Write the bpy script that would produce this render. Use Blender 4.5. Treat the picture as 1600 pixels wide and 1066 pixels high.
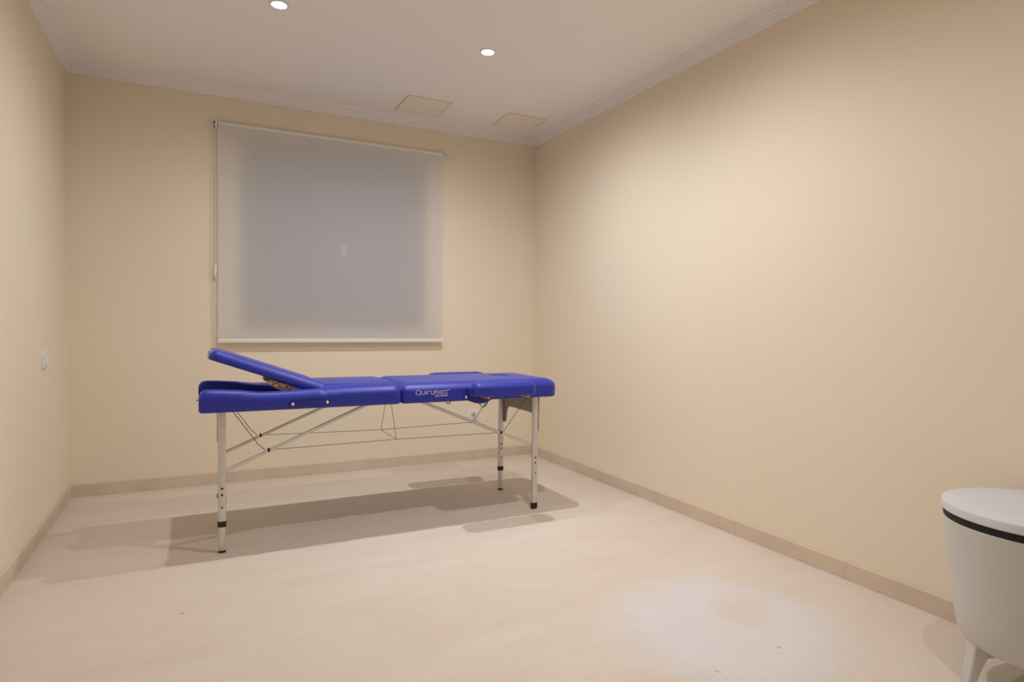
import bpy, bmesh, math, random
from mathutils import Vector, Matrix

for o in list(bpy.data.objects):
    bpy.data.objects.remove(o, do_unlink=True)
scene = bpy.context.scene
COL = scene.collection
random.seed(4)

# ------------------------------------------------------------------ camera
cam_d = bpy.data.cameras.new('camera')
cam = bpy.data.objects.new('camera', cam_d)
COL.objects.link(cam)
RX = Vector((0.89201046, -0.45187255, 0.01133711))
UX = Vector((0.00209118, 0.02920646, 0.99957121))
FX = Vector((0.45200991, 0.89160427, -0.02699741))
m = Matrix.Identity(4)
for i in range(3):
    m[i][0], m[i][1], m[i][2] = RX[i], UX[i], -FX[i]
m[2][3] = 1.08
cam.matrix_world = m
cam_d.sensor_width = 36.0
cam_d.lens = 970.04 / 1600 * 36.0
cam_d.clip_start = 0.02
scene.camera = cam

# ------------------------------------------------------------------ world and exposure
w = bpy.data.worlds.new('night_sky')
scene.world = w
w.use_nodes = True
bg = w.node_tree.nodes['Background']
bg.inputs[0].default_value = (0.46, 0.50, 0.62, 1)
bg.inputs[1].default_value = 0.27
scene.view_settings.view_transform = 'Standard'
scene.view_settings.look = 'None'
scene.view_settings.gamma = 1.0
scene.view_settings.use_curve_mapping = False
scene.view_settings.exposure = 0.0

LAMP_STRENGTH = 14.0     # brightness of the visible lamp faces
LAMP_POWER = 75.0         # watts of each beam
BEAM = 172.0              # beam angle in degrees
LAMP_COLOR = (0.985, 1.0, 1.06)

# ------------------------------------------------------------------ room measures (metres)
XL, XR = -0.698, 2.498
YB, YF = 4.539, -0.36
HC = 2.549          # underside of the cornice
ZC = 2.605          # ceiling
HB = 0.075          # skirting height

# ------------------------------------------------------------------ materials
MATS = {}
def srgb(r, g, b):
    f = lambda c: (c / 12.92) if c <= 0.04045 else ((c + 0.055) / 1.055) ** 2.4
    return (f(r / 255), f(g / 255), f(b / 255), 1)

def mat(name, col, rough=0.5, metal=0.0, var=0.0, scale=6.0, bump=0.0, bscale=60.0, spec=0.5, coat=0.0):
    if name in MATS:
        return MATS[name]
    M = bpy.data.materials.new(name)
    M.use_nodes = True
    nt = M.node_tree
    b = nt.nodes['Principled BSDF']
    b.inputs['Base Color'].default_value = col
    b.inputs['Roughness'].default_value = rough
    b.inputs['Metallic'].default_value = metal
    b.inputs['Specular IOR Level'].default_value = spec
    b.inputs['Coat Weight'].default_value = coat
    tc = nt.nodes.new('ShaderNodeTexCoord')
    if var > 0:
        n = nt.nodes.new('ShaderNodeTexNoise')
        n.inputs['Scale'].default_value = scale
        n.inputs['Detail'].default_value = 4
        nt.links.new(tc.outputs['Object'], n.inputs['Vector'])
        r = nt.nodes.new('ShaderNodeValToRGB')
        c0 = tuple(max(0, c * (1 - var)) for c in col[:3]) + (1,)
        c1 = tuple(min(1, c * (1 + var)) for c in col[:3]) + (1,)
        r.color_ramp.elements[0].color = c0
        r.color_ramp.elements[1].color = c1
        r.color_ramp.elements[0].position = 0.3
        r.color_ramp.elements[1].position = 0.7
        nt.links.new(n.outputs['Fac'], r.inputs['Fac'])
        nt.links.new(r.outputs['Color'], b.inputs['Base Color'])
    if bump > 0:
        n2 = nt.nodes.new('ShaderNodeTexNoise')
        n2.inputs['Scale'].default_value = bscale
        n2.inputs['Detail'].default_value = 3
        nt.links.new(tc.outputs['Object'], n2.inputs['Vector'])
        bp = nt.nodes.new('ShaderNodeBump')
        bp.inputs['Strength'].default_value = bump
        bp.inputs['Distance'].default_value = 0.002
        nt.links.new(n2.outputs['Fac'], bp.inputs['Height'])
        nt.links.new(bp.outputs['Normal'], b.inputs['Normal'])
    MATS[name] = M
    return M

def sheen(M, wgt, rough, tint):
    b = M.node_tree.nodes['Principled BSDF']
    b.inputs['Sheen Weight'].default_value = wgt
    b.inputs['Sheen Roughness'].default_value = rough
    b.inputs['Sheen Tint'].default_value = (*tint, 1)

def emis(name, col, s):
    M = bpy.data.materials.new(name)
    M.use_nodes = True
    nt = M.node_tree
    nt.nodes.clear()
    e = nt.nodes.new('ShaderNodeEmission')
    e.inputs[0].default_value = (*col, 1)
    e.inputs[1].default_value = s
    o = nt.nodes.new('ShaderNodeOutputMaterial')
    nt.links.new(e.outputs[0], o.inputs[0])
    return M

def floor_material():
    M = bpy.data.materials.new('cream_marble')
    M.use_nodes = True
    nt = M.node_tree
    b = nt.nodes['Principled BSDF']
    N = nt.nodes.new
    L = nt.links.new
    tc = N('ShaderNodeTexCoord')
    # cloudy marble veining, drawn out along one direction
    mp = N('ShaderNodeMapping')
    mp.inputs['Scale'].default_value = (0.55, 1.5, 1)
    mp.inputs['Rotation'].default_value = (0, 0, 0.35)
    L(tc.outputs['Object'], mp.inputs['Vector'])
    n = N('ShaderNodeTexNoise')
    n.inputs['Scale'].default_value = 2.2
    n.inputs['Detail'].default_value = 7
    n.inputs['Roughness'].default_value = 0.62
    n.inputs['Distortion'].default_value = 1.3
    L(mp.outputs[0], n.inputs['Vector'])
    r = N('ShaderNodeValToRGB')
    r.color_ramp.elements[0].position = 0.33
    r.color_ramp.elements[1].position = 0.70
    r.color_ramp.elements[0].color = srgb(*FLOOR_A)
    r.color_ramp.elements[1].color = srgb(*FLOOR_B)
    L(n.outputs['Fac'], r.inputs['Fac'])
    # whiter rounded patch with a ragged outline and a darker core
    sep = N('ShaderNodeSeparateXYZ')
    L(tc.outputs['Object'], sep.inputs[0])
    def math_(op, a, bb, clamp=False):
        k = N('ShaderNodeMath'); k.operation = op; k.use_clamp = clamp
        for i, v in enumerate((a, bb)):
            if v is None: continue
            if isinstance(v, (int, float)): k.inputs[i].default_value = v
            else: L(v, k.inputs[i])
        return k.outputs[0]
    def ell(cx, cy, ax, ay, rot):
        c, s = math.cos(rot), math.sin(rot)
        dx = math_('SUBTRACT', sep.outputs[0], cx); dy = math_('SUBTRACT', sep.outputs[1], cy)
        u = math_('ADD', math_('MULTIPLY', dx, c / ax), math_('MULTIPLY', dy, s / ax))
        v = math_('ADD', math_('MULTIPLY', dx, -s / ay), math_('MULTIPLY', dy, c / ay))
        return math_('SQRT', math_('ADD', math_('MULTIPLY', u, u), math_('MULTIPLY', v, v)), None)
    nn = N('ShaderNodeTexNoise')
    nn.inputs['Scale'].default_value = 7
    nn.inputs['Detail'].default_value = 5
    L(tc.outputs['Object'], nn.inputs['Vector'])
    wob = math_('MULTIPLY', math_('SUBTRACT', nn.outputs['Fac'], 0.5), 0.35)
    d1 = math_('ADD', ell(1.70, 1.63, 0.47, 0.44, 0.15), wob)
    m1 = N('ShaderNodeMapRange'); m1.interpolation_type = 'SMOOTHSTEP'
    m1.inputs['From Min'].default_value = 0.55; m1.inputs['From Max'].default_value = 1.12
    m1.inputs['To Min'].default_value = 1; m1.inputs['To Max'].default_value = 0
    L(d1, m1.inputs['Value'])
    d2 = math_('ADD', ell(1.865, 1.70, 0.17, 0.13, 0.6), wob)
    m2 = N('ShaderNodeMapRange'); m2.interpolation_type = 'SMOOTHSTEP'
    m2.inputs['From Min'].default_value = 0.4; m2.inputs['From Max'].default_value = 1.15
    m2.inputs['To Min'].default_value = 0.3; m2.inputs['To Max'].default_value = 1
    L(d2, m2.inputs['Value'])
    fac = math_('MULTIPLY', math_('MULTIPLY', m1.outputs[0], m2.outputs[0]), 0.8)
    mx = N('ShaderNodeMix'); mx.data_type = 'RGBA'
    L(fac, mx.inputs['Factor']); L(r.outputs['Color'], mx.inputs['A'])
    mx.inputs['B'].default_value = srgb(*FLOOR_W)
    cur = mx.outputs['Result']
    # small chips, specks and one rusty drop
    for (x, y, rad, col) in [(-0.051, 2.56, .010, (120, 100, 84)), (1.747, 1.43, .011, (196, 150, 96)), (1.713, 1.405, .004, (80, 70, 64)),
                             (0.114, 2.509, .005, (140, 120, 104)), (1.45, 1.412, .012, (200, 180, 150)), (0.828, 2.698, .007, (150, 130, 112)),
                             (0.802, 2.5, .006, (150, 130, 112)), (0.487, 2.32, .006, (165, 145, 126)), (1.485, 1.39, .004, (80, 70, 64)),
                             (1.443, 1.371, .004, (80, 70, 64)), (1.60, 1.93, .006, (150, 130, 120)), (2.05, 1.45, .005, (160, 138, 120)),
                             (1.40, 1.55, .004, (120, 110, 100)), (1.95, 1.60, .005, (170, 150, 140))]:
        dd = ell(x, y, rad * 0.8, rad * 0.5, 0.4 + x)
        q = N('ShaderNodeMapRange'); q.interpolation_type = 'SMOOTHSTEP'
        q.inputs['From Min'].default_value = 0.5; q.inputs['From Max'].default_value = 1.1
        q.inputs['To Min'].default_value = 0.9; q.inputs['To Max'].default_value = 0
        L(dd, q.inputs['Value'])
        k = N('ShaderNodeMix'); k.data_type = 'RGBA'
        L(q.outputs[0], k.inputs['Factor']); L(cur, k.inputs['A'])
        k.inputs['B'].default_value = srgb(*col)
        cur = k.outputs['Result']
    # fine scuffs
    sc = N('ShaderNodeTexNoise'); sc.inputs['Scale'].default_value = 26; sc.inputs['Detail'].default_value = 8; sc.inputs['Distortion'].default_value = 2
    mp2 = N('ShaderNodeMapping'); mp2.inputs['Scale'].default_value = (0.35, 1.0, 1); mp2.inputs['Rotation'].default_value = (0, 0, 0.5)
    L(tc.outputs['Object'], mp2.inputs['Vector']); L(mp2.outputs[0], sc.inputs['Vector'])
    sr = N('ShaderNodeMapRange')
    sr.inputs['From Min'].default_value = 0.3; sr.inputs['From Max'].default_value = 0.7
    sr.inputs['To Min'].default_value = 0.98; sr.inputs['To Max'].default_value = 1.015
    L(sc.outputs['Fac'], sr.inputs['Value'])
    mul = N('ShaderNodeVectorMath'); mul.operation = 'SCALE'
    L(cur, mul.inputs[0]); L(sr.outputs[0], mul.inputs['Scale'])
    L(mul.outputs[0], b.inputs['Base Color'])
    rr = N('ShaderNodeMapRange')
    rr.inputs['To Min'].default_value = 0.42; rr.inputs['To Max'].default_value = 0.6
    L(n.outputs['Fac'], rr.inputs['Value']); L(rr.outputs[0], b.inputs['Roughness'])
    b.inputs['Specular IOR Level'].default_value = 0.25
    return M

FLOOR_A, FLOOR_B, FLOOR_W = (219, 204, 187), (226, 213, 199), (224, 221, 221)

def fabric_material():
    """thin woven screen cloth: part of the light is reflected, part comes through"""
    M = bpy.data.materials.new('screen_cloth')
    M.use_nodes = True
    nt = M.node_tree
    nt.nodes.clear()
    N = nt.nodes.new
    L = nt.links.new
    o = N('ShaderNodeOutputMaterial')
    d = N('ShaderNodeBsdfDiffuse'); t = N('ShaderNodeBsdfTranslucent'); mx = N('ShaderNodeMixShader')
    tc = N('ShaderNodeTexCoord')
    wv = N('ShaderNodeTexNoise'); wv.inputs['Scale'].default_value = 420
    L(tc.outputs['Object'], wv.inputs['Vector'])
    rp = N('ShaderNodeValToRGB')
    rp.color_ramp.elements[0].color = (0.90, 0.885, 0.87, 1); rp.color_ramp.elements[1].color = (0.94, 0.925, 0.91, 1)
    L(wv.outputs['Fac'], rp.inputs['Fac'])
    L(rp.outputs['Color'], d.inputs['Color'])
    t.inputs['Color'].default_value = (0.96, 0.94, 0.90, 1)
    mx.inputs['Fac'].default_value = 0.56
    L(d.outputs[0], mx.inputs[1]); L(t.outputs[0], mx.inputs[2]); L(mx.outputs[0], o.inputs[0])
    return M

WALL = mat('cream_paint', srgb(243, 230, 206), 0.75, bump=0.05, bscale=90, var=0.012, scale=1.3, spec=0.25)
CEIL = mat('ceiling_paint', srgb(253, 249, 244), 0.85, bump=0.03, bscale=60, var=0.008, scale=1.2, spec=0.2)
CORN = mat('cornice_plaster', srgb(254, 250, 246), 0.7, var=0.01, scale=4, spec=0.3)
BASE = mat('skirting_stone', srgb(220, 200, 179), 0.45, var=0.06, scale=7, spec=0.35)
CAULK = mat('skirting_joint', srgb(205, 182, 156), 0.8, var=0.02, scale=10)
VINYL = mat('blue_vinyl', srgb(24, 38, 163), 0.46, bump=0.06, bscale=260, var=0.04, scale=5, spec=0.62)
sheen(VINYL, 0.36, 0.32, (0.85, 0.93, 1.0))
VINYL2 = mat('blue_vinyl_trim', srgb(30, 38, 135), 0.45, bump=0.08, bscale=300, var=0.05, scale=20)
ALU = mat('satin_aluminium', srgb(215, 212, 210), 0.38, metal=0.55, var=0.03, scale=14)
ALUD = mat('brushed_aluminium_brace', srgb(224, 220, 215), 0.36, metal=0.45, var=0.04, scale=18)
STEEL = mat('steel_cable', srgb(120, 108, 96), 0.45, metal=0.6, var=0.1, scale=60)
CHROME = mat('chrome_stud', srgb(225, 225, 228), 0.22, metal=0.9, var=0.03, scale=60)
BLACK = mat('black_rubber', srgb(26, 24, 24), 0.5, var=0.15, scale=40)
HOLE = mat('dark_hole', srgb(20, 18, 18), 0.7, var=0.1, scale=80)
BRASS = mat('brass_plated_steel', srgb(236, 206, 150), 0.36, metal=0.35, var=0.08, scale=30)
WOOD = mat('beech_peg', srgb(222, 158, 108), 0.5, var=0.12, scale=40)
GREYP = mat('grey_laminate_panel', srgb(170, 156, 138), 0.6, var=0.04, scale=9)
WEB = mat('tan_elastic', srgb(206, 184, 150), 0.8, var=0.08, scale=80)
WHITEP = mat('white_plastic', srgb(240, 238, 236), 0.35, var=0.01, scale=10)
LOGO = mat('white_print', srgb(214, 212, 238), 0.6, var=0.02, scale=90)
TUBW = mat('white_satin_lacquer', srgb(214, 211, 206), 0.42, var=0.012, scale=6)
TUBL = mat('white_lid_lacquer', srgb(222, 222, 226), 0.35, var=0.01, scale=6)
BAR = mat('blind_bar_white', srgb(240, 236, 228), 0.45, var=0.015, scale=8)
PANELM = mat('ceiling_hatch_paint', srgb(250, 241, 224), 0.7, var=0.015, scale=8)
DARKF = mat('hatch_shadow_gap', srgb(205, 190, 164), 0.8, var=0.05, scale=20)
WFRAME = mat('grey_window_frame', srgb(140, 138, 136), 0.4, var=0.015, scale=9)
CLOTH = fabric_material()
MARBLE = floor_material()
EMIT = emis('lamp_glow', LAMP_COLOR, LAMP_STRENGTH)

glass = bpy.data.materials.new('window_glass')
glass.use_nodes = True
gb = glass.node_tree.nodes['Principled BSDF']
gb.inputs['Base Color'].default_value = (0.9, 0.95, 0.95, 1)
gb.inputs['Roughness'].default_value = 0.03
gb.inputs['Transmission Weight'].default_value = 1.0
gb.inputs['IOR'].default_value = 1.45

# ------------------------------------------------------------------ mesh helpers
class MB:
    def __init__(s):
        s.v = []; s.f = []
    def add(s, verts, faces):
        k = len(s.v)
        s.v += [tuple(p) for p in verts]
        s.f += [tuple(i + k for i in f) for f in faces]
        return s
    def box(s, x0, x1, y0, y1, z0, z1):
        v = [(x, y, z) for x in (x0, x1) for y in (y0, y1) for z in (z0, z1)]
        return s.add(v, [(0, 1, 3, 2), (4, 6, 7, 5), (0, 4, 5, 1), (2, 3, 7, 6), (0, 2, 6, 4), (1, 5, 7, 3)])
    def rings(s, rings, cap0=True, cap1=True, closed=True):
        n = len(rings[0]); k = len(s.v)
        for r in rings:
            s.v += [tuple(p) for p in r]
        for i in range(len(rings) - 1):
            for j in range(n if closed else n - 1):
                a = k + i * n + j; b = k + i * n + (j + 1) % n
                s.f.append((a, b, b + n, a + n))
        if cap0: s.f.append(tuple(k + j for j in reversed(range(n))))
        if cap1: s.f.append(tuple(k + (len(rings) - 1) * n + j for j in range(n)))
        return s
    def tube(s, pts, r, n=10, rad2=None):
        """swept round (or oval: rad2 along the second axis) tube through pts"""
        pts = [Vector(p) for p in pts]
        rs = []
        for i, p in enumerate(pts):
            d = (pts[min(i + 1, len(pts) - 1)] - pts[max(i - 1, 0)]).normalized()
            h = Vector((0, 1, 0)) if abs(d.y) < 0.9 else Vector((1, 0, 0))
            a = d.cross(h).normalized(); b = d.cross(a).normalized()
            rr = r[i] if isinstance(r, (list, tuple)) else r
            r2 = rad2 if rad2 else rr
            rs.append([p + a * (rr * math.cos(t)) + b * (r2 * math.sin(t)) for t in [2 * math.pi * q / n for q in range(n)]])
        return s.rings(rs)
    def lathe(s, prof, c, n=48, axis='z', cap0=True, cap1=True):
        rs = []
        for (r, h) in prof:
            ring = []
            for q in range(n):
                t = 2 * math.pi * q / n
                if axis == 'z': ring.append((c[0] + r * math.cos(t), c[1] + r * math.sin(t), c[2] + h))
                elif axis == 'y': ring.append((c[0] + r * math.cos(t), c[1] + h, c[2] + r * math.sin(t)))
                else: ring.append((c[0] + h, c[1] + r * math.cos(t), c[2] + r * math.sin(t)))
            rs.append(ring)
        return s.rings(rs, cap0, cap1)
    def prism(s, poly, axis, a, b):
        """polygon (2-D) extruded between a and b along axis x or y"""
        f = (lambda p, h: (h, p[0], p[1])) if axis == 'x' else (lambda p, h: (p[0], h, p[1]))
        return s.rings([[f(p, a) for p in poly], [f(p, b) for p in poly]])
    def build(s, name, material, parent=None, smooth=None, bevel=0.0):
        me = bpy.data.meshes.new(name)
        me.from_pydata(s.v, [], s.f)
        bm = bmesh.new(); bm.from_mesh(me)
        bmesh.ops.recalc_face_normals(bm, faces=bm.faces)
        bm.to_mesh(me); bm.free()
        me.materials.append(material)
        o = bpy.data.objects.new(name, me)
        COL.objects.link(o)
        if parent is not None:
            o.parent = parent
            if parent.type == 'EMPTY':
                o.matrix_parent_inverse = Matrix.Translation(-Vector(parent.location))
        if smooth is not None:
            me.polygons.foreach_set('use_smooth', [True] * len(me.polygons))
            me.set_sharp_from_angle(angle=math.radians(smooth))
        if bevel > 0:
            b = o.modifiers.new('bevel', 'BEVEL'); b.width = bevel; b.segments = 2; b.limit_method = 'ANGLE'
        return o

def thing(name, label, cat, loc, group=None):
    o = bpy.data.objects.new(name, None)
    o.empty_display_size = 0.1
    o.location = loc
    COL.objects.link(o)
    tag(o, label, cat, group)
    return o

def tag(o, label, cat, group=None):
    o['label'] = label; o['category'] = cat
    if group: o['group'] = group
    return o

def struct(o, label=None):
    o['kind'] = 'structure'
    if label: o['label'] = label
    return o

def rrect(x0, x1, y0, y1, rad, seg=6):
    """rounded rectangle, counter-clockwise; rad may be one value or (x0y0, x1y0, x1y1, x0y1)"""
    if not isinstance(rad, (tuple, list)): rad = (rad,) * 4
    out = []
    for (cx, cy, sx, sy, a0, r) in ((x0, y0, 1, 1, 180, rad[0]), (x1, y0, -1, 1, 270, rad[1]), (x1, y1, -1, -1, 0, rad[2]), (x0, y1, 1, -1, 90, rad[3])):
        r = max(r, 0.0008)
        for k in range(seg + 1):
            a = math.radians(a0 + 90 * k / seg)
            out.append((cx + sx * r + r * math.cos(a), cy + sy * r + r * math.sin(a)))
    return out

def pad_rings(x0, x1, y0, y1, z0, z1, rc, rt=0.03, rb=0.012, crown=0.004, seg=6, rx=None):
    """upholstered slab: rounded plan, rounded rims, slightly crowned top"""
    rs = []
    rx = rx or rt
    def ring(ins, z):
        rad = tuple(max(r - ins, 0.001) for r in (rc if isinstance(rc, (tuple, list)) else (rc,) * 4))
        return [(x, y, z) for x, y in rrect(x0 + ins, x1 - ins, y0 + ins, y1 - ins, rad, seg)]
    for k in range(4):
        a = math.pi / 2 * k / 3
        rs.append(ring(rb * (1 - math.sin(a)), z0 + rb * (1 - math.cos(a))))
    for k in range(7):
        a = math.pi / 2 * k / 6
        rs.append(ring(rx * (1 - math.cos(a)), z1 - rt + rt * math.sin(a)))
    h = min(x1 - x0, y1 - y0) / 2
    for ins, dz in ((rx + (h - rx) * 0.25, 0.6), (rx + (h - rx) * 0.55, 0.9)):
        rs.append(ring(ins, z1 + crown * dz))
    return rs

# ------------------------------------------------------------------ the room
T = 0.24
struct(MB().box(XL - T, XR + T, YF - T, YB + T, -0.12, 0.0).build('floor', MARBLE), 'polished cream marble floor with a paler patch')
struct(MB().box(XL - T, XR + T, YF - T, YB + T, ZC, ZC + 0.15).build('ceiling', CEIL), 'plain off-white painted ceiling')
struct(MB().box(XL - T, XL, YF - T, YB + T, 0.0, ZC).build('wall_left', WALL), 'cream painted wall with the light switch')
struct(MB().box(XR, XR + T, YF - T, YB + T, 0.0, ZC).build('wall_right', WALL), 'long bare cream painted wall')
struct(MB().box(XL, XR, YF - T, YF, 0.0, ZC).build('wall_front', WALL), 'cream painted wall behind the viewer')
# back wall with the window opening
WX0, WX1, WZ0, WZ1 = 0.262, 1.535, 1.02, 2.285
bw = MB()
for (a, b, c, d) in ((XL, WX0, 0, ZC), (WX1, XR, 0, ZC), (WX0, WX1, 0, WZ0), (WX0, WX1, WZ1, ZC)):
    bw.box(a, b, YB, YB + T, c, d)
struct(bw.build('wall_back', WALL), 'cream painted wall with the covered window')

# stepped plaster cornice, one mitred run per wall
CP = [(0, HC), (0.013, HC)]
for k_ in range(4):
    o_, z_ = 0.013 + k_ * 0.015, HC + (k_ + 1) * (ZC - HC) / 5
    CP += [(o_, z_ - .004), (o_ - .0012, z_ - .003), (o_ - .0012, z_), (o_ + .015, z_)]
CP += [(0.073, ZC), (0, ZC)]
def cornice(name, f0, f1):
    struct(MB().rings([[f0(o, z) for o, z in CP], [f1(o, z) for o, z in CP]]).build(name, CORN), 'white stepped plaster cornice')
cornice('trim_1', lambda o, z: (XL + o, YB - o, z), lambda o, z: (XR - o, YB - o, z))
cornice('trim_2', lambda o, z: (XR - o, YB - o, z), lambda o, z: (XR - o, YF + o, z))
cornice('trim_3', lambda o, z: (XL + o, YB - o, z), lambda o, z: (XL + o, YF + o, z))
cornice('trim_4', lambda o, z: (XL + o, YF + o, z), lambda o, z: (XR - o, YF + o, z))

# stone skirting, laid as separate lengths with fine joints
BT = 0.018
def skirting(name, along, fixed, side, a, b, first):
    root = bpy.data.objects.new(name, None); COL.objects.link(root); root.location = (0, 0, 0)
    struct(root)
    cuts = [a]; c = first
    while c < b - 0.05:
        if c > a + 0.02: cuts.append(c)
        c += 0.605
    cuts.append(b)
    g = 0.0005
    for i in range(len(cuts) - 1):
        u, v = cuts[i] + g, cuts[i + 1] - g
        m_ = MB()
        lo, hi = (fixed, fixed + BT) if side > 0 else (fixed - BT, fixed)
        if along == 'x': m_.box(u, v, lo, hi, 0.0, HB)
        else: m_.box(lo, hi, u, v, 0.0, HB)
        m_.build('skirting_tile', BASE, root, bevel=0.0012)
    m_ = MB()
    lo, hi = (fixed, fixed + BT - .0008) if side > 0 else (fixed - BT + .0008, fixed)
    z0, z1 = 0.003, HB - 0.002
    if along == 'x': m_.box(a, b, lo, hi, z0, z1)
    else: m_.box(lo, hi, a, b, z0, z1)
    m_.build('joint_filler', CAULK, root)
skirting('baseboard_back', 'x', YB, -1, XL, XR, -0.469)
skirting('baseboard_right', 'y', XR, -1, YF, YB - BT, YF + 0.25)
skirting('baseboard_left', 'y', XL, 1, YF, YB - BT, YF + 0.40)
skirting('baseboard_front', 'x', YF, 1, XL + BT, XR - BT, -0.2)

# window in its recess
win = bpy.data.objects.new('window_1', None); COL.objects.link(win); win.location = ((WX0 + WX1) / 2, YB + 0.15, WZ0)
struct(win, 'white two-leaf window hidden behind the roller blind')
y0, y1 = YB + 0.16, YB + 0.22
fr = MB()
fw_ = 0.05
fr.box(WX0, WX0 + fw_, y0, y1, WZ0, WZ1); fr.box(WX1 - fw_, WX1, y0, y1, WZ0, WZ1)
fr.box(WX0 + fw_, WX1 - fw_, y0, y1, WZ0, WZ0 + fw_); fr.box(WX0 + fw_, WX1 - fw_, y0, y1, WZ1 - fw_, WZ1)
fr.build('window_frame', WFRAME, win)
xm = (WX0 + WX1) / 2
for (a, b) in ((WX0 + fw_, xm - .002), (xm + .002, WX1 - fw_)):
    s = MB(); sw = 0.055
    s.box(a, a + sw, y0 - .015, y1 - .02, WZ0 + fw_, WZ1 - fw_); s.box(b - sw, b, y0 - .015, y1 - .02, WZ0 + fw_, WZ1 - fw_)
    s.box(a + sw, b - sw, y0 - .015, y1 - .02, WZ0 + fw_, WZ0 + fw_ + sw); s.box(a + sw, b - sw, y0 - .015, y1 - .02, WZ1 - fw_ - sw, WZ1 - fw_)
    sash = s.build('sash', WFRAME, win)
    MB().box(a + sw, b - sw, y0 + .01, y0 + .016, WZ0 + fw_ + sw, WZ1 - fw_ - sw).build('pane', glass, sash)
hd = MB()
hd.box(0.921, 0.939, y0 - .022, y0 - .014, 1.52, 1.66)
hd.box(0.924, 0.936, y0 - .05, y0 - .02, 1.60, 1.625)
hd.box(0.923, 0.937, YB + 0.0, y0 - .046, 1.60, 1.622)
hd.box(0.924, 0.936, YB - 0.0425, YB + 0.01, 1.545, 1.628)
hd.build('window_handle', WHITEP, win, bevel=0.003)
MB().box(WX0, WX1, YB - 0.0, y0, WZ0 - .0, WZ0 + 0.012).build('window_sill', BASE, win)

# ------------------------------------------------------------------ massage table
TB = thing('massage_table', 'blue padded folding massage table with one end raised', 'massage table', (0.93, 3.395, 0))
YN, YFAR = 3.112, 3.675
ZB, ZT = 0.660, 0.766

# left half: hollow upholstered frame (open trough under the back rest) running into a closed cushion
def lerp_tab(tab, x):
    if x <= tab[0][0]: return tab[0][1]
    for (a, va), (b, vb) in zip(tab, tab[1:]):
        if x <= b:
            t = (x - a) / (b - a); t = t * t * (3 - 2 * t)
            return va + (vb - va) * t
    return tab[-1][1]
RAIL = [(0.0, .764), (0.06, .765), (0.15, .760), (0.27, .7465), (0.34, .7465), (0.50, .751), (0.60, .762), (0.70, ZT), (0.94, ZT)]
xs = [0.0, .002, .006, .012, .02, .03, .045, .07, .10, .14, .18, .22, .26, .30, .34, .38, .42, .46, .50, .53, .538, .546, .556, .57, .59, .62, .66, .72, .80, .86, .89, .908, .918, .926, .932, .936, .938]
L0, L1 = 0.004, 0.938
rings = []
for x in xs:
    X = L0 + x * (L1 - L0) / 0.938
    zt = lerp_tab(RAIL, X)
    # rounded ends, seen from the side
    R0 = 0.034; dx = min(x, 0.938 - x)
    drop = R0 - math.sqrt(max(R0 * R0 - (R0 - dx) ** 2, 0)) if dx < R0 else 0
    rb_ = 0.014; up = rb_ - math.sqrt(max(rb_ * rb_ - (rb_ - dx) ** 2, 0)) if dx < rb_ else 0
    ztop = zt - drop * 0.95
    zb = ZB + up * 0.8
    ins = 0.5 * drop * 0.5
    closed_t = lerp_tab([(0.535, 0.0), (0.556, 1.0)], X)
    ztrough = 0.690
    zmid = ztrough + (ZT + 0.003 - drop - ztrough) * closed_t
    zin = ztop - 0.006 + (zmid - (ztop - .006)) * closed_t
    sec = []
    def near(y, z): sec.append((X, YN + ins + y, z))
    sh_w = 0.05 * lerp_tab([(0.42, 0.0), (0.57, 1.0)], X) * closed_t
    near(0.012, zb); near(0.005, zb + .002); near(0.001, zb + .008); near(0.0, zb + .025); near(0.0, max(zb + .03, ztop - .046))
    for k in range(1, 7):
        a = math.pi / 2 * k / 6
        near((0.038 + sh_w) * (1 - math.cos(a)), ztop - .044 + .044 * math.sin(a))
    near(0.044 + sh_w, ztop + (zmid - ztop) * 0.3 * closed_t)
    near(0.052 + sh_w, zin)
    near(0.058 + sh_w, ztop - 0.02 + (zmid - ztop + 0.02) * closed_t)
    near(0.060 + sh_w, ztrough + 0.01 + (zmid - ztrough - .01) * closed_t)
    near(0.070 + sh_w, zmid)
    n_near = len(sec)
    ymid = (YN + YFAR) / 2
    full = list(sec) + [(X, ymid - .12, zmid + .002 * closed_t), (X, ymid, zmid + .003 * closed_t), (X, ymid + .12, zmid + .002 * closed_t)]
    full += [(X, 2 * ymid - p[1], p[2]) for p in reversed(sec)]
    rings.append(full)
MB().rings(rings).build('frame_cushion', VINYL, TB, smooth=50)

# right half: closed cushion with the face opening
px0, px1 = 0.944, 1.894
rs = pad_rings(px0, px1, YN, YFAR, ZB, ZT, (0.03, 0.07, 0.07, 0.03), rt=0.044, rb=0.012, crown=0.003, seg=8, rx=0.080)
rs = rs[:-2]
n = len(rs[0])
hc = (1.655, (YN + YFAR) / 2 + 0.0)
def hole_ring(ax, ay, z):
    out = []
    for p in rs[-1]:
        # same angular order as the outline
        a = math.atan2((p[1] - hc[1]) / (YFAR - YN), (p[0] - hc[0]) / (px1 - px0))
        out.append((hc[0] + ax * math.cos(a), hc[1] + ay * math.sin(a), z))
    return out
HA, HBY = 0.072, 0.085
def mixr(t, z):
    h = hole_ring(HA + .012, HBY + .012, z)
    return [(p[0] + (q[0] - p[0]) * t, p[1] + (q[1] - p[1]) * t, z) for p, q in zip(rs[-1], h)]
rs2 = rs + [mixr(.4, ZT + .002), mixr(.8, ZT + .003), hole_ring(HA + .012, HBY + .012, ZT + .003), hole_ring(HA + .004, HBY + .004, ZT), hole_ring(HA, HBY, ZT - .008), hole_ring(HA, HBY, ZT - .05)]
pad = MB().rings(rs2, cap0=True, cap1=True).build('cushion', VINYL, TB, smooth=50)
plug = MB()
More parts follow.
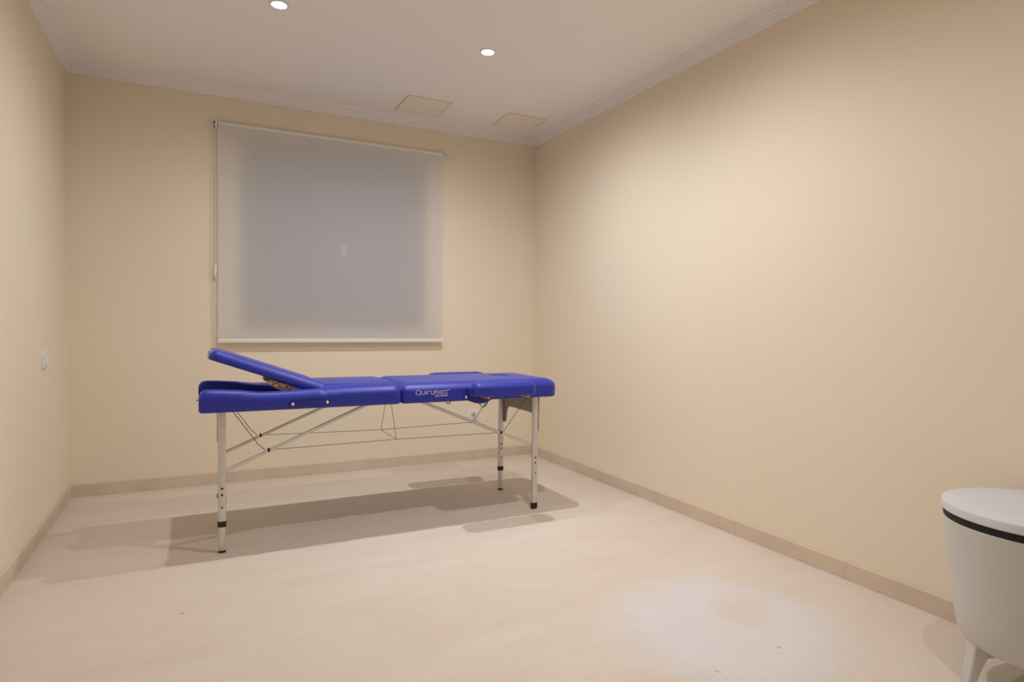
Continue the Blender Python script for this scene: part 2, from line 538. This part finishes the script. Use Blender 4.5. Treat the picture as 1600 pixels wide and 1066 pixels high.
plug.rings([[(hc[0] + (HA - .002) * k * math.cos(t), hc[1] + (HBY - .002) * k * math.sin(t), ZT + dz) for t in [2 * math.pi * q / 40 for q in range(40)]]
            for k, dz in ((0.98, -.045), (1.0, -.02), (0.98, -.009), (0.93, -.0045), (0.7, -.002), (0.3, -.001))])
plug.build('face_hole_plug', VINYL, TB, smooth=50)

# raised back rest
th = math.radians(19.6)
hx, hz = 0.566, 0.716                    # lower hinge corner
LB, TBK = 0.556, 0.052
br = MB()
prs = pad_rings(0, LB, 3.186, 3.600, 0, TBK, (0.012, 0.04, 0.04, 0.012), rt=0.036, rb=0.006, crown=0.004, seg=7)
def bk(p):
    u, y, v = p
    return (hx - u * math.cos(th) + v * math.sin(th), y, hz + u * math.sin(th) + v * math.cos(th))
br.rings([[bk(p) for p in r] for r in prs])
back = br.build('backrest', VINYL, TB, smooth=50)

# brass ratchet stays under the back rest
for y in (3.235, 3.535):
    rt_ = MB()
    def bar(p, q, wd, yy, tk=0.004):
        p, q = Vector((p[0], 0, p[1])), Vector((q[0], 0, q[1]))
        d = (q - p).normalized(); nrm = Vector((-d.z, 0, d.x))
        v = []
        for s_ in (yy - tk / 2, yy + tk / 2):
            for a, e in ((p, -1), (p, 1), (q, 1), (q, -1)):
                c = a + nrm * (e * wd / 2); v.append((c.x, s_, c.z))
        rt_.add(v, [(0, 1, 2, 3), (7, 6, 5, 4), (0, 4, 5, 1), (1, 5, 6, 2), (2, 6, 7, 3), (3, 7, 4, 0)])
    bar((0.318, 0.787), (0.452, 0.737), 0.020, y, .012)
    bar((0.318, 0.777), (0.398, 0.736), 0.022, y + .014, .010)
    bar((0.385, 0.742), (0.43, 0.705), 0.014, y + .008, .006)
    st = rt_.build('ratchet_stay', BRASS, TB, bevel=0.002)
    for (x, z, r_) in ((0.318, 0.780, .010), (0.345, 0.766, .012), (0.333, 0.783, .006)):
        MB().lathe([(r_ * .7, -.022), (r_, -.019), (r_, .02), (r_ * .7, .022)], (x, y, z), 14, 'y').build('pivot_bolt', BRASS, st, smooth=40)
    for (x, z, l) in ((0.395, 0.7585, .012), (0.412, 0.752, .006)):
        MB().box(x - l / 2, x + l / 2, y - .0075, y - .0055, z - .0028, z + .0028).build('slot', HOLE, st)

# arm rests fixed on both sides of the right half
for (ya, yb, sgn) in ((2.998, 3.103, 1), (3.684, 3.792, -1)):
    a = MB().rings(pad_rings(1.306, 1.684, ya, yb, 0.690, 0.764, 0.036, rt=0.034, rb=0.010, crown=0.003, seg=6)).build('armrest', VINYL, TB, smooth=50)
    for x in (1.392, 1.632):
        y_in = YN + .03 if sgn > 0 else YFAR - .03
        y_out = ya + 0.012 if sgn > 0 else yb - 0.012
        MB().tube([(x - .012, y_in, 0.683), (x, (y_in + y_out) / 2, 0.684), (x, y_out, 0.6835)], 0.0075, 10).build('wooden_peg', WOOD, a, smooth=50)

# carrying straps with chrome studs
def strap(pts, half, y_list, label=None):
    s_ = MB(); rr_ = []
    for (x, z), y in zip(pts, y_list):
        rr_.append([(x, y, z - half), (x, y - .004, z - half), (x, y - .0052, z - half * .2), (x, y - .0040, z), (x, y - .0052, z + half * .2), (x, y - .004, z + half), (x, y, z + half)])
    return s_.rings(rr_).build('carry_strap', VINYL2, TB, smooth=40)
def stud(parent, x, y, z):
    MB().lathe([(.0085, .004), (.0085, 0), (.007, -.004), (.004, -.0062), (.0006, -.007)], (x, y, z), 16, 'y').build('stud', CHROME, parent, smooth=60)
n_ = 15
pts = []; ys = []
for k in range(n_):
    t = k / (n_ - 1)
    pts.append((0.392 + (0.578 - 0.392) * t, 0.6855 + .0025 * t + .003 * math.sin(math.pi * t)))
    ys.append(YN - .001 - .012 * max(0, math.sin(math.pi * (t - .1) / .8)) if .1 < t < .9 else YN - .001)
sA = strap(pts, 0.0125, ys)
stud(sA, 0.406, YN - .006, 0.6855); stud(sA, 0.566, YN - .006, 0.688)
pts = []; ys = []
for k in range(n_):
    t = k / (n_ - 1)
    pts.append((1.288 + (1.470 - 1.288) * t, 0.682 - .025 * math.sin(math.pi * t) ** 1.2))
    ys.append(YN - .001 - .020 * math.sin(math.pi * t))
sB = strap(pts, 0.012, ys)
stud(sB, 1.300, YN - .006, 0.681); stud(sB, 1.456, YN - .006, 0.681)

# legs -------------------------------------------------------------
def oval(cx, cy, ax, ay, z, n=20):
    out = []
    for q in range(n):
        t = 2 * math.pi * q / n
        c, s_ = math.cos(t), math.sin(t)
        e = 0.62
        out.append((cx + ax * math.copysign(abs(c) ** e, c), cy + ay * math.copysign(abs(s_) ** e, s_), z))
    return out
def leg(cx, cy, z_split, collar, knob=False):
    up = MB().rings([oval(cx, cy, .0172, .0125, ZB + .012), oval(cx, cy, .0172, .0125, z_split)]).build('leg', ALU, TB, smooth=35)
    if collar:
        MB().rings([oval(cx, cy, .0186, .0139, z_split + .014), oval(cx, cy, .0190, .0143, z_split + .011), oval(cx, cy, .0190, .0143, z_split - .011), oval(cx, cy, .0180, .0133, z_split - .013)]).build('collar', BLACK, up, smooth=35)
        MB().rings([oval(cx, cy, .0150, .0106, z_split - .008), oval(cx, cy, .0150, .0106, .008)]).build('lower_tube', ALU, up, smooth=35)
        MB().rings([oval(cx, cy, .0156, .0112, .011), oval(cx, cy, .0160, .0116, .002), oval(cx, cy, .0145, .0102, 0.0)]).build('foot', BLACK, up, smooth=35)
    else:
        MB().rings([oval(cx, cy, .0186, .0139, .036), oval(cx, cy, .0196, .0149, .031), oval(cx, cy, .0196, .0149, .010), oval(cx, cy, .0165, .0120, 0.0)]).build('foot', BLACK, up, smooth=35)
    for z, r_, mt in ((.352, .0046, CHROME), (.302, .0050, HOLE), (.272, .0050, HOLE), (.242, .0032, ALUD), (.213, .0046, STEEL), (.185, .003, ALUD), (.165, .003, ALUD)):
        if z < z_split + .015: continue
        MB().lathe([(r_, .001), (r_, -.0012), (r_ * .6, -.0016)], (cx, cy - .0125, z), 12, 'y').build('adjusting_hole', mt, up, smooth=40)
    if knob:
        MB().box(cx - .0265, cx - .0165, cy - .005, cy + .005, .140, .162).build('clamp_knob', BLACK, up, bevel=.002)
    return up
LEGX0, LEGX1, LEGY0, LEGY1 = 0.1005, 1.762, 3.167, 3.622
leg(LEGX0, LEGY0, 0.134, True)
leg(LEGX1, LEGY0, 0.034, False)
leg(LEGX0 + .0165, LEGY1, 0.128, True, True)
leg(LEGX1, LEGY1, 0.141, True)

# grey end panels with an arched cut-out, screwed to the outer face of the leg pairs
def end_panel(x, tk, ya, yb):
    def arc(cx, cz, r, a0, a1, n=6):
        return [(cx + r * math.cos(math.radians(a0 + (a1 - a0) * k / n)), cz + r * math.sin(math.radians(a0 + (a1 - a0) * k / n))) for k in range(n + 1)]
    poly = [(ya, .664)]
    poly += arc(ya + .026, .472, .026, 180, 360, 8)
    poly += arc(ya + .104, .510, .045, 170, 90, 6)
    poly += arc(yb - .104, .510, .045, 90, 10, 6)
    poly += arc(yb - .026, .472, .026, 180, 360, 8)
    poly += [(yb, .664)]
    o = MB().prism(poly, 'x', x - tk, x + tk).build('end_panel', GREYP, TB)
    return o
end_panel(LEGX0 - .006, .004, LEGY0 + .0125, LEGY1 - .0125)
end_panel(LEGX1 + .0200, .003, LEGY0 - .010, LEGY1 + .012)

# diagonal braces, joint brackets and cables
def brace(p, q):
    p, q = Vector(p), Vector(q)
    d = (q - p).normalized(); n1 = Vector((0, 1, 0)); n2 = d.cross(n1).normalized()
    h = 0.0072
    prof = [(-h, -h * .7), (-h * .7, -h), (h * .7, -h), (h, -h * .7), (h, h * .7), (h * .7, h), (-h * .7, h), (-h, h * .7)]
    return MB().rings([[tuple(c + n1 * a + n2 * b) for a, b in prof] for c in (p, q)]).build('brace', ALUD, TB)
def joint(parent, x, y, z, d):
    MB().lathe([(.004, -.016), (.0085, -.0145), (.0085, .0145), (.004, .016)], (x, y, z), 14, 'y').build('joint_bolt', CHROME, parent, smooth=40)
    MB().box(x + d * .012 - .005, x + d * .012 + .005, y - .012, y + .012, z + .001, z + .017).build('cable_clip', BLACK, parent, bevel=.002)
NY, FY = 3.178, 3.611
JL, JR = (0.293, 0.459), (1.556, 0.457)
for y in (NY, FY):
    b1 = brace((LEGX0 + .012, y, .376), (0.80, y, .668)); joint(b1, JL[0], y, JL[1] - .006, 1)
    b2 = brace((LEGX1 - .012, y, .374), (1.052, y, .668)); joint(b2, JR[0], y, JR[1] - .004, -1)
cr = 0.0015
def cable(pts, r_=cr):
    MB().tube(pts, r_, 6).build('cable', STEEL, TB, smooth=60)
CN, CF = (0.934, NY, .467), (0.968, FY, .447)
cable([(JL[0] + .012, NY, JL[1] + .003), CN, (JR[0] - .01, NY, JR[1] + .003)])
cable([(JL[0] + .012, FY, JL[1] + .003), CF, (JR[0] + .03, FY, JR[1] + .0)])
cable([CN, CF])
cable([CN, (0.925, NY + .08, ZB + .01)]); cable([CF, (0.975, FY - .10, ZB + .01)])
for y in (NY, FY):
    cable([(JL[0] - .006, y, JL[1] + .006), (JL[0] - .035, y, JL[1] + .034), (0.138, y, ZB + .01)], .0019)
    cable([(JR[0] + .006, y, JR[1] + .006), (1.722, y, ZB + .01)], .0019)

# tan elastic loops hanging under the right half
for (x0_, x1_, dp) in ((1.243, 1.297, .040), (1.446, 1.532, .070)):
    pp = [(x0_ + (x1_ - x0_) * k / 12, 3.30, ZB + .004 - dp * math.sin(math.pi * k / 12) ** .8) for k in range(13)]
    MB().tube(pp, .0034, 8, rad2=.006).build('elastic_loop', WEB, TB, smooth=60)
MB().lathe([(.003, -.014), (.005, -.010), (.0025, -.006), (.0025, .012)], (0.006, 3.145, .719), 10, 'x').build('end_peg', CHROME, TB, smooth=50)

# printed lettering on the near side
def glyphs():
    G = {
        'Q': [[(.15, 0), (.85, 0), (1, .15), (1, .85), (.85, 1), (.15, 1), (0, .85), (0, .15), (.15, 0)], [(.8, .0), (1.0, -.16)]],
        'u': [[(0, .8), (0, .12), (.1, 0), (1, 0)], [(1, .8), (1, 0)]],
        'i': [[(.5, .8), (.5, 0)]],
        'r': [[(0, 0), (0, .66), (.14, .8), (.85, .8)]],
        'm': [[(0, 0), (0, .8), (.88, .8), (1, .68), (1, 0)], [(.5, .8), (.5, 0)]],
        'e': [[(1, 0), (.12, 0), (0, .12), (0, .68), (.12, .8), (.9, .8), (1, .7), (1, .42), (0, .42)]],
        'd': [[(1, .98), (1, 0), (.12, 0), (0, .12), (0, .68), (.12, .8), (1, .8)]],
        'H': [[(0, 0), (0, 1)], [(1, 0), (1, 1)], [(0, .5), (1, .5)]],
        'E': [[(1, 0), (0, 0), (0, 1), (1, 1)], [(0, .5), (.8, .5)]],
        'A': [[(0, 0), (0, 1), (1, 1), (1, 0)], [(0, .5), (1, .5)]],
        'L': [[(0, 1), (0, 0), (1, 0)]],
        'T': [[(0, 1), (1, 1)], [(.5, 1), (.5, 0)]],
        '+': [[(0, .5), (1, .5)], [(.5, -.1), (.5, 1.1)]],
        'C': [[(1, 0), (0, 0), (0, 1), (1, 1)]],
        'R': [[(0, 0), (0, 1), (1, 1), (1, .5), (0, .5)], [(.5, .5), (1, 0)]],
        'M': [[(0, 0), (0, 1), (.5, .5), (1, 1), (1, 0)]],
    }
    return G
G = glyphs()
def write(text, widths, x, z, h, sw, gap, name):
    for ch, wd in zip(text, widths):
        mb = MB()
        for poly in G[ch]:
            P = [(x + a * wd, z + b * h) for a, b in poly]
            for (p, q) in zip(P, P[1:]):
                p, q = Vector(p), Vector(q)
                d = (q - p).normalized(); nn = Vector((-d.y, d.x)) * sw / 2; e = d * sw * .42
                c = [p - e - nn, q + e - nn, q + e + nn, p - e + nn]
                v = [(k.x, YN - .0009, k.y) for k in c] + [(k.x, YN + .0006, k.y) for k in c]
                mb.add(v, [(0, 1, 2, 3), (7, 6, 5, 4), (0, 4, 5, 1), (1, 5, 6, 2), (2, 6, 7, 3), (3, 7, 4, 0)])
        mb.build('letter', LOGO, lg)
        x += wd + gap
lg = MB().box(1.017, 1.024, YN - .0008, YN + .0006, .7095, .7125).build('lettering', LOGO, TB)
lg['label'] = 'white printed lettering on the blue side'
write('Quirumed', (.0235, .0165, .004, .012, .0165, .0205, .0165, .0165), 1.0195, 0.7055, 0.0215, 0.0031, 0.0064, 'a')
write('TM', (.0035, .0045), 1.1985, 0.7245, 0.0035, 0.0012, 0.0012, 'b')
write('HEALTH+CARE', (.0042,) * 11, 1.1245, 0.6920, 0.0068, 0.0018, 0.0024, 'c')

# ------------------------------------------------------------------ roller blind
BX0, BX1, BZ0, BZ1 = 0.121, 1.683, 0.936, 2.386
YBL = YB - 0.045
RB = thing('roller_blind', 'pale translucent roller blind pulled down over the window', 'blind', ((BX0 + BX1) / 2, YB, BZ0))
cl = MB(); rr_ = []
nz = 24
for k in range(nz + 1):
    z = BZ0 + .012 + (BZ1 - .026 - BZ0 - .012) * k / nz
    rr_.append([(BX0 + (BX1 - BX0) * i / 20, YBL + .0016 * math.sin(2.4 * i / 20 * math.pi) * (1 - k / nz), z) for i in range(21)])
vv = [p for r in rr_ for p in r]
ff = [(j * 21 + i, j * 21 + i + 1, (j + 1) * 21 + i + 1, (j + 1) * 21 + i) for j in range(nz) for i in range(20)]
cl.add(vv, ff)
cl.build('cloth', CLOTH, RB, smooth=60)
MB().lathe([(.020, 0), (.020, BX1 - BX0)], (BX0, YBL + .020, BZ1 - .024), 28, 'x').build('roller_tube', BAR, RB, smooth=40)
MB().rings([[(x, y, z) for y, z in rrect(YBL - .008, YBL + .008, BZ0, BZ0 + .027, .004, 3)] for x in (BX0 - .001, BX1 + .001)]).build('bottom_bar', BAR, RB, smooth=40)
for x, s_ in ((BX0 - .010, -1), (BX1 + .010, 1)):
    bk_ = MB().prism([(YB, BZ1 - .062), (YB, BZ1 + .004), (YBL - .004, BZ1 + .004), (YBL - .006, BZ1 - .040), (YB - .02, BZ1 - .062)], 'x', x - .0055, x + .0055).build('bracket', WHITEP, RB, bevel=.0015)
    MB().lathe([(.0095, -.004), (.0095, .004)], (x + s_ * .009, YBL + .016, BZ1 - .016), 14, 'x').build('end_cap', HOLE, bk_, smooth=40)
    MB().lathe([(.006, -.003), (.006, .003)], (x + s_ * .009, YBL + .018, BZ1 - .044), 12, 'x').build('screw', HOLE, bk_, smooth=40)
# bead chain with its grip, on the left
for dy in (0.0, 0.016):
    MB().tube([(BX0 - .014, YBL + .010 + dy, BZ1 - .03), (BX0 - .014, YBL + .010 + dy, 1.40)], .0016, 6).build('bead_chain', WHITEP, RB, smooth=60)
MB().tube([(BX0 - .014, YBL + .018, 1.458), (BX0 - .014, YBL + .018, 1.452), (BX0 - .015, YBL + .018, 1.40), (BX0 - .017, YBL + .018, 1.372), (BX0 - .017, YBL + .018, 1.366)], [.003, .008, .010, .010, .004], 12).build('chain_weight', WHITEP, RB, smooth=50)

# ------------------------------------------------------------------ recessed ceiling lamps
def downlight(x, y, label, power):
    t = thing('ceiling_downlight', label, 'ceiling light', (x, y, ZC), 'recessed ceiling downlights')
    MB().lathe([(.047, 0.0), (.047, -.003), (.0445, -.005), (.036, -.0045), (.0335, -.001), (.0335, 0.0)], (x, y, ZC), 40, cap0=False, cap1=False).build('trim_ring', WHITEP, t, smooth=40)
    d = MB().lathe([(.033, 0.0), (.033, -.0016)], (x, y, ZC), 32).build('lamp_disc', EMIT, t)
    d['label'] = 'glowing white lamp face'
    ld = bpy.data.lights.new('beam', 'SPOT')
    ld.energy = power
    ld.color = LAMP_COLOR
    ld.spot_size = math.radians(BEAM)
    ld.spot_blend = 1.0
    ld.shadow_soft_size = 0.02
    lo = bpy.data.objects.new('beam', ld)
    COL.objects.link(lo)
    lo.parent = t
    lo.location = (0, 0, -0.006)
LAMPS = [(0.354, 3.215, 'small glowing recessed downlight at the top edge of the picture', LAMP_POWER * 0.60),
         (1.455, 3.212, 'small glowing recessed downlight nearest the two square ceiling hatches', LAMP_POWER),
         (1.455, 2.11, 'recessed downlight in the row before the table, outside the picture', LAMP_POWER),
         (1.455, 0.60, 'recessed downlight close to the viewer, outside the picture', LAMP_POWER * 0.35)]
for a in LAMPS:
    downlight(*a)

# ------------------------------------------------------------------ square ceiling hatches
def hatch(x0, x1, y0, y1, label):
    t = thing('ceiling_hatch', label, 'ceiling hatch', ((x0 + x1) / 2, (y0 + y1) / 2, ZC), 'square ceiling hatches')
    fr = MB(); e = .005
    fr.box(x0, x1, y0, y0 + e, ZC - .002, ZC); fr.box(x0, x1, y1 - e, y1, ZC - .002, ZC)
    fr.box(x0, x0 + e, y0 + e, y1 - e, ZC - .002, ZC); fr.box(x1 - e, x1, y0 + e, y1 - e, ZC - .002, ZC)
    fr.build('rim', DARKF, t)
    MB().box(x0 + e + .001, x1 - e - .001, y0 + e + .001, y1 - e - .001, ZC - .003, ZC).build('cover', PANELM, t, bevel=.001)
hatch(1.258, 1.578, 4.055, 4.378, 'beige square ceiling hatch above the window blind')
hatch(2.008, 2.326, 4.048, 4.345, 'beige square ceiling hatch in the corner by the bare wall')

# ------------------------------------------------------------------ socket and switch
sk = thing('wall_socket', 'white power socket low on the wall seen under the table', 'socket', (1.96, YB, .353))
MB().rings([[(x, YB - h, z) for x, z in rrect(1.918 + i_, 2.002 - i_, .311 + i_, .395 - i_, .008, 4)] for h, i_ in ((0, 0), (.007, 0), (.010, .003))]).build('plate', WHITEP, sk, smooth=40)
MB().lathe([(.0225, -.0105), (.0225, -.0125), (.0195, -.0125), (.0185, -.0108)], (1.96, YB, .353), 28, 'y').build('collar', WHITEP, sk, smooth=40)
MB().lathe([(.0182, -.0102), (.0182, -.0112)], (1.96, YB, .353), 28, 'y').build('recess', mat('socket_grey', srgb(200, 192, 186), .5, var=.04, scale=30), sk, smooth=40)
for dx in (-.0095, .0095):
    MB().lathe([(.0042, -.011), (.0042, -.0121)], (1.96 + dx, YB, .353), 12, 'y').build('pin_hole', HOLE, sk, smooth=40)
for dz in (-.016, .016):
    MB().box(1.957, 1.963, YB - .0126, YB - .0108, .353 + dz - .0035, .353 + dz + .0035).build('earth_clip', STEEL, sk)

sw = thing('light_switch', 'white light switch on the wall left of the window', 'switch', (XL, 3.895, .873))
MB().rings([[(XL + h, y, z) for y, z in rrect(3.838 + i_, 3.938 - i_, .830 + i_, .914 - i_, .008, 4)] for h, i_ in ((0, 0), (.008, 0), (.011, .003))]).build('plate', WHITEP, sw, smooth=40)
MB().prism([(XL + .0105, .845), (XL + .017, .845), (XL + .0125, .899), (XL + .0105, .899)], 'y', 3.860, 3.916).build('rocker', WHITEP, sw, bevel=.001)

# ------------------------------------------------------------------ white lidded tub on splayed legs
TC = (2.232, 0.911)
tb = thing('lidded_tub', 'white tapered round tub with black band under its flat lid', 'tub', (TC[0], TC[1], 0))
prof = [(.12, .128), (.165, .129), (.183, .134), (.194, .144), (.2015, .160), (.2135, .237), (.2305, .377), (.2458, .500), (.2440, .502), (.20, .502)]
MB().lathe(prof, (TC[0], TC[1], 0), 96).build('body', TUBW, tb, smooth=40)
MB().lathe([(.2, .500), (.2446, .500), (.2462, .526), (.2, .526)], (TC[0], TC[1], 0), 96).build('black_band', HOLE, tb, smooth=40)
MB().lathe([(.10, .524), (.2490, .524), (.2508, .526), (.2508, .546), (.2495, .5493), (.2465, .5505), (.15, .5508)], (TC[0], TC[1], 0), 96).build('lid', TUBL, tb, smooth=40)
def tub_leg(ang):
    ca, sa = math.cos(ang), math.sin(ang)
    def P(r_, s_, z): return (TC[0] + r_ * ca - s_ * sa, TC[1] + r_ * sa + s_ * ca, z)
    # board-like splayed leg with eased edges, deeper at the top than at the foot
    rs_ = []
    for z, r_, w_, dth in ((.150, .188, .045, .058), (.118, .192, .044, .046), (.06, .200, .041, .030), (0.0, .208, .037, .020)):
        e = .0035
        rs_.append([P(r_ - dth, -w_ / 2 + e, z), P(r_ - dth + e, -w_ / 2, z), P(r_ - e, -w_ / 2, z), P(r_, -w_ / 2 + e, z),
                    P(r_, w_ / 2 - e, z), P(r_ - e, w_ / 2, z), P(r_ - dth + e, w_ / 2, z), P(r_ - dth, w_ / 2 - e, z)])
    lg_ = MB().rings(rs_).build('leg', TUBW, tb)
    arm = [[P(r_, s_, z) for s_, z in ((-.015, .132), (-.015, zb_), (.015, zb_), (.015, .132))] for r_, zb_ in ((.150, .100), (.02, .118))]
    MB().rings(arm).build('leg_bracket', TUBW, lg_)
for k in range(3):
    tub_leg(math.radians(147 + 120 * k))
